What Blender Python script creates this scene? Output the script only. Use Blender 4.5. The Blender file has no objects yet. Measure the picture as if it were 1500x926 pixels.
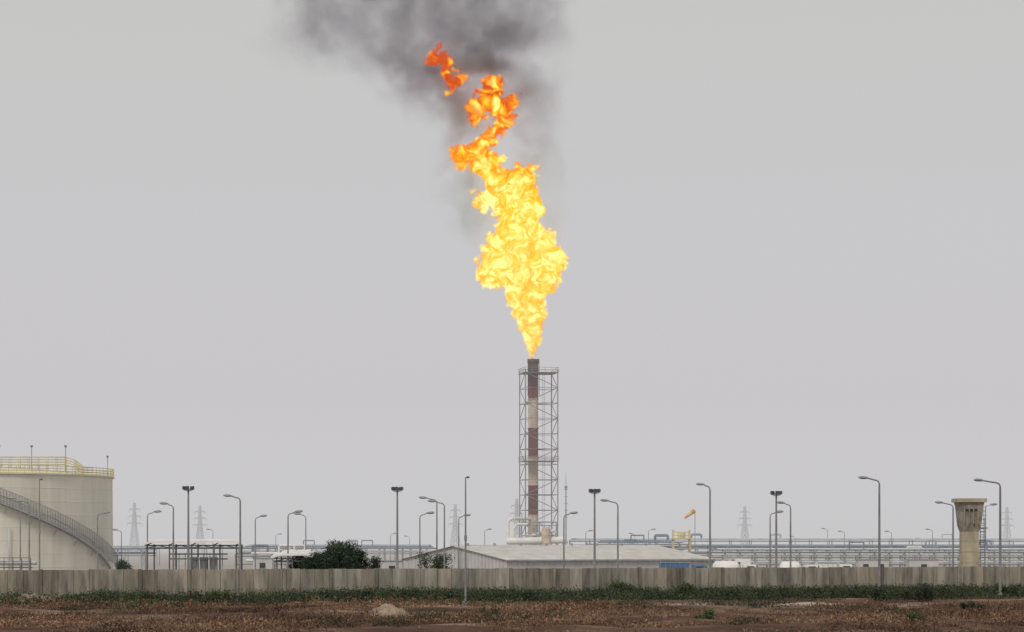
import bpy, math, random
import numpy as np
from mathutils import Vector
random.seed(7); rng=np.random.default_rng(7)
sc=bpy.context.scene
F=3541.0; CAMH=5.3
def X(px,D): return (px-750.0)/F*D
def Z(py,D): return CAMH+(800.0-py)/F*D

# ------------------------------------------------ materials
def mat(name,col,rough=0.8,var=0.15,scale=0.6,metal=0.0,dark=None,stretch=(1,1,1),attr=None,detail=6,bump=0.0):
    m=bpy.data.materials.new(name); m.use_nodes=True
    nt=m.node_tree; b=nt.nodes['Principled BSDF']
    b.inputs['Roughness'].default_value=rough; b.inputs['Metallic'].default_value=metal
    tc=nt.nodes.new('ShaderNodeTexCoord'); mp=nt.nodes.new('ShaderNodeMapping'); mp.inputs['Scale'].default_value=stretch
    nt.links.new(tc.outputs['Object'],mp.inputs['Vector'])
    n=nt.nodes.new('ShaderNodeTexNoise'); n.inputs['Scale'].default_value=scale; n.inputs['Detail'].default_value=detail
    n.inputs['Roughness'].default_value=0.65
    nt.links.new(mp.outputs[0],n.inputs['Vector'])
    r=nt.nodes.new('ShaderNodeValToRGB'); r.color_ramp.elements[0].position=0.32; r.color_ramp.elements[1].position=0.68
    d=dark if dark else tuple(c*(1-2*var) for c in col)
    r.color_ramp.elements[0].color=(*d,1); r.color_ramp.elements[1].color=(*[min(1,c*(1+var)) for c in col],1)
    nt.links.new(n.outputs['Fac'],r.inputs['Fac'])
    out=r.outputs['Color']
    if attr:
        a=nt.nodes.new('ShaderNodeAttribute'); a.attribute_name=attr
        mx=nt.nodes.new('ShaderNodeMix'); mx.data_type='RGBA'; mx.blend_type='MULTIPLY'; mx.inputs['Factor'].default_value=1
        nt.links.new(out,mx.inputs['A']); nt.links.new(a.outputs['Color'],mx.inputs['B']); out=mx.outputs['Result']
    nt.links.new(out,b.inputs['Base Color'])
    if bump:
        bp=nt.nodes.new('ShaderNodeBump'); bp.inputs['Distance'].default_value=bump
        nt.links.new(n.outputs['Fac'],bp.inputs['Height']); nt.links.new(bp.outputs[0],b.inputs['Normal'])
    return m
M={}
M['steel']=mat('galvanised_steel',(0.32,0.33,0.34),0.6,0.15,0.8)
M['steel_dark']=mat('dark_steel',(0.13,0.13,0.135),0.6,0.2,0.8)
M['steel_far']=mat('hazed_steel',(0.36,0.37,0.40),0.8,0.08,0.1)  # pale blue-grey: distance haze painted into the pylon colour
M['pole']=mat('painted_pole',(0.22,0.225,0.23),0.6,0.15,0.5)
M['lamp_head']=mat('lamp_housing',(0.27,0.28,0.29),0.5,0.1,1)
M['flood']=mat('flood_housing',(0.06,0.06,0.065),0.5,0.1,1)
M['red']=mat('stack_red_paint',(0.16,0.026,0.026),0.75,0.3,0.5,dark=(0.08,0.018,0.018))
M['beige']=mat('stack_beige_paint',(0.60,0.50,0.39),0.8,0.15,0.5,dark=(0.36,0.26,0.19))
M['burnt']=mat('burnt_metal',(0.12,0.07,0.055),0.8,0.3,0.6)
M['derrick']=mat('derrick_steel',(0.25,0.225,0.21),0.8,0.2,0.5)
M['white']=mat('white_paint',(0.76,0.75,0.71),0.6,0.08,0.4)
M['cream']=mat('cream_tank_paint',(0.72,0.69,0.60),0.7,0.05,0.25,stretch=(1,1,0.15),dark=(0.58,0.55,0.45))
M['yellow']=mat('yellow_paint',(0.62,0.53,0.27),0.7,0.12,0.6)
M['roofyel']=mat('pale_yellow_roof',(0.72,0.66,0.42),0.7,0.10,0.4)
M['blue']=mat('blue_paint',(0.07,0.16,0.30),0.5,0.1,0.8)
M['glass']=mat('dark_glass',(0.03,0.035,0.04),0.15,0.1,1)
M['tyre']=mat('tyre_rubber',(0.03,0.03,0.03),0.9,0.1,1)
M['conc']=mat('concrete',(0.40,0.37,0.31),0.9,0.15,0.8,dark=(0.25,0.23,0.19))
M['towerc']=mat('tower_concrete',(0.42,0.36,0.26),0.9,0.12,0.9,stretch=(1,1,0.3),dark=(0.26,0.22,0.16))
M['towerd']=mat('tower_cap_concrete',(0.30,0.265,0.22),0.9,0.2,1.1,dark=(0.14,0.125,0.105))
M['wallc']=mat('wall_concrete',(0.42,0.375,0.30),0.95,0.12,1.3,stretch=(1,1,0.14),dark=(0.16,0.145,0.12),attr='Col')
M['shedroof']=mat('corrugated_roof',(0.62,0.61,0.58),0.6,0.06,0.5,dark=(0.50,0.49,0.46))
M['shedwall']=mat('shed_wall',(0.50,0.49,0.48),0.7,0.08,0.4)
M['pipe']=mat('pipe_lagging',(0.46,0.48,0.50),0.5,0.12,0.3)
M['pipeblue']=mat('blue_grey_pipe',(0.20,0.25,0.32),0.5,0.15,0.3)
M['bark']=mat('bark',(0.12,0.09,0.06),0.95,0.2,3)
M['leaf']=mat('foliage',(1,1,1),0.9,0.15,1.2,attr='Col')
M['orange']=mat('windsock_cloth',(0.75,0.30,0.07),0.8,0.1,1)

# ------------------------------------------------ mesh builder
class MB:
    def __init__(s): s.v=[];s.f=[];s.m=[];s.mats=[]
    def mi(s,k):
        if k not in s.mats: s.mats.append(k)
        return s.mats.index(k)
    def box(s,cx,cy,cz,sx,sy,sz,k,rot=0.0,taper=1.0):
        i=len(s.v); c,sn=math.cos(rot),math.sin(rot)
        for dz in(-.5,.5):
            t=taper if dz>0 else 1
            for dx,dy in((-.5,-.5),(.5,-.5),(.5,.5),(-.5,.5)):
                x=dx*sx*t;y=dy*sy*t
                s.v.append((cx+x*c-y*sn,cy+x*sn+y*c,cz+dz*sz))
        for q in((3,2,1,0),(4,5,6,7),(0,1,5,4),(1,2,6,5),(2,3,7,6),(3,0,4,7)):
            s.f.append([i+a for a in q]); s.m.append(s.mi(k))
    def tube(s,p0,p1,r0,k,r1=None,n=6,caps=True):
        r1=r0 if r1 is None else r1
        a=Vector(p0);b=Vector(p1);d=(b-a)
        if d.length<1e-6:return
        d.normalize(); u=d.orthogonal().normalized() if abs(d.z)<0.99 else Vector((1,0,0)); w=d.cross(u).normalized(); u=w.cross(d)
        i=len(s.v)
        for p,r in((a,r0),(b,r1)):
            for j in range(n):
                t=2*math.pi*(j+.5)/n; q=p+u*math.cos(t)*r+w*math.sin(t)*r; s.v.append(tuple(q))
        for j in range(n):
            s.f.append([i+j,i+(j+1)%n,i+n+(j+1)%n,i+n+j]); s.m.append(s.mi(k))
        if caps:
            s.f.append([i+j for j in range(n)][::-1]); s.m.append(s.mi(k))
            s.f.append([i+n+j for j in range(n)]); s.m.append(s.mi(k))
    def path(s,pts,r,k,n=6):
        for a,b in zip(pts[:-1],pts[1:]): s.tube(a,b,r,k,n=n)
    def lathe(s,cx,cy,prof,k,n=32):
        i=len(s.v)
        for r,z in prof:
            for j in range(n):
                t=2*math.pi*j/n; s.v.append((cx+r*math.cos(t),cy+r*math.sin(t),z))
        for a in range(len(prof)-1):
            for j in range(n):
                s.f.append([i+a*n+j,i+a*n+(j+1)%n,i+(a+1)*n+(j+1)%n,i+(a+1)*n+j]); s.m.append(s.mi(k))
    def poly(s,pts,k):
        i=len(s.v); s.v+= [tuple(p) for p in pts]; s.f.append(list(range(i,i+len(pts)))); s.m.append(s.mi(k))
    def obj(s,name,smooth=False,parent=None):
        me=bpy.data.meshes.new(name); me.from_pydata(s.v,[],s.f)
        for k in s.mats: me.materials.append(M[k])
        me.polygons.foreach_set('material_index',s.m)
        if smooth: me.polygons.foreach_set('use_smooth',[True]*len(s.f))
        me.update()
        o=bpy.data.objects.new(name,me); sc.collection.objects.link(o)
        if parent: o.parent=parent
        return o
def empty(name):
    e=bpy.data.objects.new(name,None); sc.collection.objects.link(e); return e

# ------------------------------------------------ ground
def wall_y(x): return 250.0+ (x+0.0)*0.38
def make_ground():
    xs=np.concatenate([-np.geomspace(20000,90,22),np.arange(-88,88.1,0.8),np.geomspace(90,20000,22)])
    ys=np.concatenate([-np.geomspace(3000,40,8),np.arange(0,130,15),np.arange(135,300,0.6),np.geomspace(301,30000,40)])
    gx,gy=np.meshgrid(xs,ys)
    near=(np.clip((gy-135)/10,0,1)*np.clip((235-gy+gx*0.3)/12,0,1)*np.clip((88-np.abs(gx))/10,0,1))
    z=np.zeros_like(gx)
    r=np.random.default_rng(3)
    for k in range(26):
        fx,fy=r.normal(0,0.22,2); ph=r.uniform(0,6.28); z+=np.sin(gx*fx+gy*fy*1.0+ph)*0.04
    z*=near
    ny,nx=gx.shape
    co=np.stack([gx,gy,z],-1).reshape(-1,3)
    idx=np.arange(ny*nx).reshape(ny,nx)
    f=np.stack([idx[:-1,:-1],idx[:-1,1:],idx[1:,1:],idx[1:,:-1]],-1).reshape(-1,4)
    me=bpy.data.meshes.new('ground'); me.from_pydata(co.tolist(),[],f.tolist())
    me.polygons.foreach_set('use_smooth',[True]*len(f))
    cy=213+1.5*np.sin(gx*0.12)+gx*0.10
    tr=np.exp(-((gy-cy)/4.5)**2)*np.clip((gx+14)/6,0,1)*np.clip((38-gx)/10,0,1)
    far=np.clip((gy-240-gx*0.38)/12,0,1)
    col=np.stack([tr,far,np.zeros_like(tr),np.ones_like(tr)],-1).reshape(-1,4)
    ca=me.color_attributes.new('Mask','FLOAT_COLOR','POINT'); ca.data.foreach_set('color',col.ravel())
    m=bpy.data.materials.new('dry_earth'); m.use_nodes=True; nt=m.node_tree; b=nt.nodes['Principled BSDF']; b.inputs['Roughness'].default_value=1
    b.inputs['Specular IOR Level'].default_value=0.1
    L=nt.links.new; N=nt.nodes.new
    tc=N('ShaderNodeTexCoord')
    n1=N('ShaderNodeTexNoise'); n1.inputs['Scale'].default_value=0.10; n1.inputs['Detail'].default_value=9; n1.inputs['Roughness'].default_value=0.7
    n2=N('ShaderNodeTexNoise'); n2.inputs['Scale'].default_value=2.2; n2.inputs['Detail'].default_value=5
    L(tc.outputs['Object'],n1.inputs['Vector']); L(tc.outputs['Object'],n2.inputs['Vector'])
    r1=N('ShaderNodeValToRGB'); e=r1.color_ramp.elements; e[0].position=0.38; e[0].color=(0.075,0.040,0.027,1); e[1].position=0.67; e[1].color=(0.38,0.265,0.19,1)
    k=e.new(0.52); k.color=(0.16,0.088,0.060,1)
    L(n1.outputs['Fac'],r1.inputs['Fac'])
    a=N('ShaderNodeAttribute'); a.attribute_name='Mask'; sp=N('ShaderNodeSeparateColor'); L(a.outputs['Color'],sp.inputs[0])
    m1=N('ShaderNodeMix'); m1.data_type='RGBA'; L(r1.outputs[0],m1.inputs['A']); m1.inputs['B'].default_value=(0.56,0.49,0.40,1)
    mt=N('ShaderNodeMath'); mt.operation='MULTIPLY_ADD'; L(n2.outputs['Fac'],mt.inputs[0]); mt.inputs[1].default_value=1.2; mt.inputs[2].default_value=-0.05
    mu=N('ShaderNodeMath'); mu.operation='MULTIPLY'; mu.use_clamp=True; L(mt.outputs[0],mu.inputs[0]); L(sp.outputs[0],mu.inputs[1]); 
    mu2=N('ShaderNodeMath'); mu2.operation='MULTIPLY'; mu2.use_clamp=True; L(mu.outputs[0],mu2.inputs[0]); mu2.inputs[1].default_value=1.9
    L(mu2.outputs[0],m1.inputs['Factor'])
    m2=N('ShaderNodeMix'); m2.data_type='RGBA'; L(m1.outputs['Result'],m2.inputs['A']); m2.inputs['B'].default_value=(0.46,0.42,0.37,1); L(sp.outputs[1],m2.inputs['Factor'])  # beyond the wall: pale sand, with distance haze painted into its lightness
    m3=N('ShaderNodeMix'); m3.data_type='RGBA'; m3.blend_type='MULTIPLY'; m3.inputs['Factor'].default_value=0.5
    L(m2.outputs['Result'],m3.inputs['A']); L(n2.outputs['Fac'],m3.inputs['B'])
    L(m3.outputs['Result'],b.inputs['Base Color'])
    bp=N('ShaderNodeBump'); bp.inputs['Distance'].default_value=0.12; L(n2.outputs['Fac'],bp.inputs['Height']); L(bp.outputs[0],b.inputs['Normal'])
    me.materials.append(m)
    o=bpy.data.objects.new('ground',me); sc.collection.objects.link(o)
make_ground()

M['soil']=mat('pale_soil',(0.32,0.245,0.18),1,0.2,1.2,dark=(0.15,0.11,0.08),bump=0.1)
def mound(cx,cy,rx,ry,h,seed):
    r=np.random.default_rng(seed); n=46
    u=np.linspace(-1.3,1.3,n); gx,gy=np.meshgrid(u,u)
    z=np.exp(-(gx**2+gy**2)*2.2)
    for k in range(14):
        fx,fy=r.normal(0,5,2); z+=0.07*np.sin(gx*fx+gy*fy+r.uniform(0,6))*np.exp(-(gx**2+gy**2)*1.5)
    for k in range(14):
        fx,fy=r.normal(0,14,2); z+=0.03*np.sin(gx*fx+gy*fy+r.uniform(0,6))*np.exp(-(gx**2+gy**2)*1.5)
    z=z*h-0.25
    co=np.stack([cx+gx*rx,cy+gy*ry,z],-1).reshape(-1,3); idx=np.arange(n*n).reshape(n,n)
    f=np.stack([idx[:-1,:-1],idx[:-1,1:],idx[1:,1:],idx[1:,:-1]],-1).reshape(-1,4)
    me=bpy.data.meshes.new('dirt_mound'); me.from_pydata(co.tolist(),[],f.tolist()); me.materials.append(M['soil'])
    o=bpy.data.objects.new('dirt_mound',me); sc.collection.objects.link(o)
mound(X(570,185),185,2.6,3,1.05,1)
mound(X(45,220),220,3.4,3,1.25,2)

# ------------------------------------------------ vegetation from leaf-sized faces
def leaves_mesh(name,cent,size,col,mats='leaf',tall=1.0):
    n=len(cent)
    a=rng.normal(size=(n,3)); a[:,2]*=tall; a/=np.linalg.norm(a,axis=1)[:,None]
    b=rng.normal(size=(n,3)); b-= (b*a).sum(1)[:,None]*a; b/=np.linalg.norm(b,axis=1)[:,None]
    s=size[:,None]
    v=np.stack([cent-a*s*0.6-b*s*0.25,cent-a*s*0.3+b*s*0.4,cent+a*s*0.9],1).reshape(-1,3)
    me=bpy.data.meshes.new(name)
    me.vertices.add(3*n); me.vertices.foreach_set('co',v.astype(np.float32).ravel())
    me.loops.add(3*n); me.loops.foreach_set('vertex_index',np.arange(3*n,dtype=np.int32))
    me.polygons.add(n); me.polygons.foreach_set('loop_start',np.arange(0,3*n,3,dtype=np.int32))
    me.update(calc_edges=True)
    ca=me.color_attributes.new('Col','FLOAT_COLOR','POINT')
    c=np.concatenate([np.repeat(col,3,axis=0),np.ones((3*n,1))],1); ca.data.foreach_set('color',c.astype(np.float32).ravel())
    me.materials.append(M[mats])
    return me
def clumps(cx,cy,cz,r,h,n_each,colA,colB,leaf):
    C=[];S=[];K=[]
    for i in range(len(cx)):
        n=int(n_each*max(0.3,(r[i]*h[i])/0.3))
        d=rng.normal(size=(n,3)); d/=np.linalg.norm(d,axis=1)[:,None]; rad=rng.random(n)**0.45
        p=d*rad[:,None]; p[:,2]=np.abs(p[:,2])
        ang=np.arctan2(p[:,1],p[:,0]); lump=1+0.25*np.sin(3*ang+i)+0.2*rng.random(n)
        p[:,0]*=r[i]*lump; p[:,1]*=r[i]*lump; p[:,2]*=h[i]*lump
        C.append(p+np.array([cx[i],cy[i],cz[i]])); S.append(leaf*(0.6+0.8*rng.random(n)))
        t=rng.random(); c=np.array(colA)*(1-t)+np.array(colB)*t
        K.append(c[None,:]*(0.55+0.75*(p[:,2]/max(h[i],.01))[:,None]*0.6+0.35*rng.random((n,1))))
    return np.concatenate(C),np.concatenate(S),np.concatenate(K)
_r=np.random.default_rng(11); WV=[(_r.normal(0,.16),_r.normal(0,.10),_r.uniform(0,6.28)) for _ in range(16)]+[(_r.normal(0,.6),_r.normal(0,.35),_r.uniform(0,6.28)) for _ in range(12)]
def patch(x,y): return sum(np.sin(x*a+y*b+c) for a,b,c in WV)/math.sqrt(14)
N=12500
y=rng.uniform(136,218,N); x=rng.uniform(-1,1,N)*(y*0.235+4)
dens=patch(x,y)+rng.normal(0,0.45,N)
k=dens>-0.2; x=x[k];y=y[k]; dk=dens[k]
r=rng.uniform(0.3,1.1,len(x)); h=rng.uniform(0.15,0.55,len(x))*(0.8+0.35*np.clip(dk,0,2))
h*=np.where(rng.random(len(x))<.08,1.6,1)
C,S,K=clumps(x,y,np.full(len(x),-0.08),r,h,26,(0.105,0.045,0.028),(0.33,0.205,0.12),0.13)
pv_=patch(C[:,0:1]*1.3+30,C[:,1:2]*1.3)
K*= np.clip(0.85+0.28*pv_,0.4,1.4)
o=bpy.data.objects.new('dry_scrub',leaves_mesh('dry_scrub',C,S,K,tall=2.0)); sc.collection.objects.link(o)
px_c=[(0,90,.6),(90,360,1.3),(360,500,1.0),(500,640,1.4),(640,800,1.2),(800,870,1.0),(870,1010,1.4),(1010,1130,1.6),(1130,1240,1.3),(1240,1530,1.7)]
bx=[];by=[]
for a,b_,w in px_c:
    for i in range(int((b_-a)*3.6*w)):
        p=rng.uniform(a,b_); xx=X(p,235); dy=wall_y(xx)-1.5-abs(rng.normal(0,9.0)); xx=X(p,dy)
        if patch(xx*1.5+9,dy*1.5)+rng.normal(0,.6)>-.55:
            bx.append(xx); by.append(dy)
for i in range(900):
    yy=rng.uniform(148,216); xx=X(rng.uniform(0,1500),yy)
    if patch(xx+40,yy)>0.9: bx.append(xx); by.append(yy)
bx=np.array(bx);by=np.array(by)
kk=by<wall_y(bx)-1.2; bx=bx[kk];by=by[kk]
r=rng.uniform(0.4,1.6,len(bx)); h=rng.uniform(0.3,1.15,len(bx))*np.clip((by-120)/90,.4,1)
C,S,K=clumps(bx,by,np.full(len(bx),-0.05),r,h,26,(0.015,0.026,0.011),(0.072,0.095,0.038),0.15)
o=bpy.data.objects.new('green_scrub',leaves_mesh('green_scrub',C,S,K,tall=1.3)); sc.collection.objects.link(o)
def bush(name,cx,cy,rx,h,colA=(0.022,0.042,0.016),colB=(0.06,0.095,0.03),leaf=0.15,nlobes=9,dens=520):
    q=MB()
    lobes=[]
    for i in range(nlobes):
        a=rng.uniform(0,6.28); rr=rng.uniform(0,0.8)*rx
        lx=cx+math.cos(a)*rr; ly=cy+math.sin(a)*rr*0.6; lz=h*rng.uniform(0.25,0.84)*(1-0.25*rr/rx); lr=rng.uniform(0.22,0.44)*min(rx,h*0.8)
        lobes.append((lx,ly,lz,lr)); q.tube((cx+(lx-cx)*.2,cy,-0.1),(lx,ly,lz),0.09,'bark',0.03,n=5)
    C=[];S=[];K=[]
    for lx,ly,lz,lr in lobes:
        n=int(dens*max(0.15,lr*lr)); d=rng.normal(size=(n,3)); d/=np.linalg.norm(d,axis=1)[:,None]; d*= (rng.random(n)**0.5*(1+0.45*rng.random(n)))[:,None]*lr
        d[:,0]*=1.2
        p=d+np.array([lx,ly,lz]); p=p[p[:,2]>0.0]; n=len(p)
        t=rng.random(); c=np.array(colA)*(1-t)+np.array(colB)*t
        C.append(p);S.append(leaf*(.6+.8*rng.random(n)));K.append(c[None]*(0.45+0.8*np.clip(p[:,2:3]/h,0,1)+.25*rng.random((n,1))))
    o=q.obj(name)
    l=bpy.data.objects.new('crown',leaves_mesh('crown',np.concatenate(C),np.concatenate(S),np.concatenate(K))); sc.collection.objects.link(l); l.parent=o
for p,D,rx,h,nl in((910,246,2.5,1.9,15),(590,228,2.5,1.5,13),(1060,240,2.2,1.4,11),(1005,243,1.8,1.7,11),(320,222,2.5,1.3,11),(215,222,2.4,1.2,10),(720,231,1.9,1.2,10),
    (1120,244,1.8,1.2,9),(1200,246,2.0,1.2,10),(140,218,1.8,1.0,9),(535,228,1.8,1.2,9),(650,229,1.6,1.2,9),(775,234,1.5,1.1,9),(1480,254,2.4,1.5,11)):
    bush('desert_bush',X(p,D),D,rx,h,nlobes=nl)
bush('desert_bush',X(1355,236),236,3.2,1.7,colB=(0.035,0.05,0.022),nlobes=15)
bush('desert_bush',X(1280,240),240,2.4,1.4,colB=(0.045,0.06,0.027),nlobes=12)
bush('desert_bush',X(1420,200),200,1.7,0.7,colA=(.02,.03,.015),colB=(0.05,0.06,0.03),nlobes=11)
bush('green_shrub',X(1035,172),172,0.9,0.75,colA=(.06,.10,.03),colB=(0.10,0.14,0.045),nlobes=9)
bush('green_shrub',X(1340,168),168,0.8,0.7,colA=(.06,.10,.03),colB=(0.10,0.14,0.045),nlobes=9)
T=(0.014,0.030,0.016); T2=(0.034,0.06,0.027)
for p,D,rx,h in((468,300,2.0,5.9),(487,302,2.3,6.5),(508,301,2.3,6.6),(524,300,1.6,6.1),(438,306,1.4,5.2),(453,298,1.6,5.5),(497,299,1.8,5.9),(477,297,1.7,5.6),(516,298,1.6,5.7)):
    bush('acacia_tree',X(p,D),D,rx,h,T,T2,0.20,nlobes=20,dens=520)
bush('acacia_tree',X(549,300),300,1.2,4.9,T,T2,0.18,nlobes=13,dens=480)
bush('olive_tree',X(640,292),292,2.2,5.8,(0.04,0.053,0.028),(0.08,0.10,0.05),0.17,nlobes=19,dens=420)
bush('acacia_tree',X(180,330),330,1.7,5.6,T,T2,0.18,nlobes=13,dens=480)

# ------------------------------------------------ concrete wall
def wall():
    q=MB(); cols=[]
    ang=math.atan(0.38); w=1.5
    x=-95.0; i=0
    while x<110:
        h=3.0+rng.uniform(-0.04,0.04)
        if i%4==3: ww=0.34; th=0.42; h+=0.05
        else: ww=w; th=0.24
        dx=ww*math.cos(ang)
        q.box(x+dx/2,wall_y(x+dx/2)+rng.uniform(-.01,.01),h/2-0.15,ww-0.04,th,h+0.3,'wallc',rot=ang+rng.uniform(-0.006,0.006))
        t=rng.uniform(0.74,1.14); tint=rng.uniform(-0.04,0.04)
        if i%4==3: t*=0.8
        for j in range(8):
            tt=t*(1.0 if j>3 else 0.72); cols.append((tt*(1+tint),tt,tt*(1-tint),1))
        x+=dx; i+=1
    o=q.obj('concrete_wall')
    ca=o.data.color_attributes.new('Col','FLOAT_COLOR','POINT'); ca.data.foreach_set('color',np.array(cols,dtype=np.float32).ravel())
wall()

# ------------------------------------------------ lamps
def street_lamp(px,ytop,pxh,D,r=0.10):
    q=MB(); x=X(px,D); zt=Z(ytop,D); xh=X(pxh,D); s=1 if xh>x else -1; L=abs(xh-x)
    q.tube((x,D,0),(x,D,0.5),r*2.0,'pole',r*1.8,n=8)
    q.tube((x,D,0.5),(x,D,zt-0.5),r*1.25,'pole',r*0.8,n=8)
    pts=[(x,D,zt-0.5)]
    for t in(0.25,0.5,0.75,1.0):
        a=t*math.pi/2; pts.append((x+s*0.5*(1-math.cos(a)),D,zt-0.5+0.42*math.sin(a)))
    pts.append((x+s*max(0.7,L-0.9),D,zt+0.05*L))
    q.path(pts,r*0.65,'pole',n=6)
    e=pts[-1]
    prof=[(-0.05,0.07),(0.2,0.15),(0.65,0.17),(0.95,0.08)]
    for (u0,w0),(u1,w1) in zip(prof[:-1],prof[1:]):
        q.tube((e[0]+s*u0,D,e[2]+0.03+u0*0.06),(e[0]+s*u1,D,e[2]+0.03+u1*0.06),w0,'lamp_head',w1,n=6)
    return q.obj('street_lamp')
S_=[(352,728,328,286,.12),(254,739,237,292,.10),(216,751,236,310,.09),(374,757,387,340,.09),(422,751,443,300,.10),(448,754,432,330,.08),
(615,753,636,300,.09),(651,736,627,290,.10),(640,731,614,300,.10),(672,756,687,330,.09),(905,735,880,290,.11),(826,753,846,300,.10),
(1040,711,1022,285,.12),(1128,751,1143,300,.09),(1158,738,1138,294,.10),(1288,702,1258,246,.12),(1396,738,1370,300,.11),(1465,706,1427,252,.13),
(143,752,158,316,.09),(178,777,167,430,.08),(43,735,25,330,.10),(30,731,16,340,.09),
(312,776,305,600,.09),(404,783,412,650,.09),(710,776,718,560,.09),(600,786,594,700,.09),(858,778,866,560,.09),(930,782,924,640,.09),(950,776,956,560,.09),
(1165,786,1159,640,.09),(1212,775,1205,640,.09),(1237,779,1231,600,.09),(1306,779,1299,560,.09),(1366,776,1358,560,.09),(1350,789,1344,700,.09),(572,782,578,600,.09),(1443,740,1452,330,.05)]
for a in S_: street_lamp(*a)
def flood_mast(px,ytop,D):
    q=MB(); x=X(px,D); zt=Z(ytop,D)
    q.tube((x,D,0),(x,D,0.6),0.24,'pole',0.2,n=8)
    q.tube((x,D,0.6),(x,D,zt),0.17,'pole',0.10,n=8)
    q.tube((x-0.62,D,zt-0.12),(x+0.62,D,zt-0.12),0.05,'steel_dark')
    q.tube((x,D-0.6,zt-0.12),(x,D+0.6,zt-0.12),0.05,'steel_dark')
    q.lathe(x,D,[(0.02,zt-0.30),(0.45,zt-0.28),(0.45,zt-0.22),(0.02,zt-0.2)],'steel_dark',10)
    for dx,dy in((-.48,-.2),(0,-.55),(.48,-.2),(-.3,.4),(.3,.4)):
        q.tube((x+dx,D+dy,zt-0.12),(x+dx*1.1,D+dy*1.1,zt+0.14),0.035,'steel_dark')
        q.box(x+dx*1.15,D+dy*1.15,zt+0.12,0.40,0.26,0.36,'flood',rot=math.atan2(dy,dx)+math.pi/2,taper=0.75)
    q.obj('floodlight_mast')
for a in((276,716,288),(582,717,290),(871,720,290),(1137,723,290)): flood_mast(*a)
def cam_pole(px,ytop,D):
    q=MB(); x=X(px,D); zt=Z(ytop,D)
    q.box(x,D,0.12,0.6,0.6,0.3,'conc'); q.tube((x,D,0.25),(x,D,zt),0.11,'pole',0.06,n=8)
    q.tube((x,D,zt-0.05),(x+0.25,D,zt+0.02),0.03,'pole'); q.box(x+0.22,D,zt-0.02,0.26,0.3,0.16,'flood')
    q.tube((x,D,zt*0.5),(x,D,zt*0.5+0.5),0.14,'lamp_head',n=8)
    q.obj('camera_pole')
cam_pole(682,699,220); cam_pole(58,702,300)
def antenna(px,ytop,D):
    q=MB(); x=X(px,D); zt=Z(ytop,D)
    q.tube((x,D,0),(x,D,zt-3),0.16,'steel',0.11,n=6); q.tube((x,D,zt-3),(x,D,zt),0.06,'steel',0.02,n=5)
    for k in range(5): q.tube((x-0.35,D,zt-3-k*1.2),(x+0.35,D,zt-3-k*1.2),0.04,'steel',n=4)
    q.box(x,D-.1,zt-2.6,0.5,0.3,0.5,'steel')
    q.obj('antenna_mast')
antenna(829,692,420)

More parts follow.
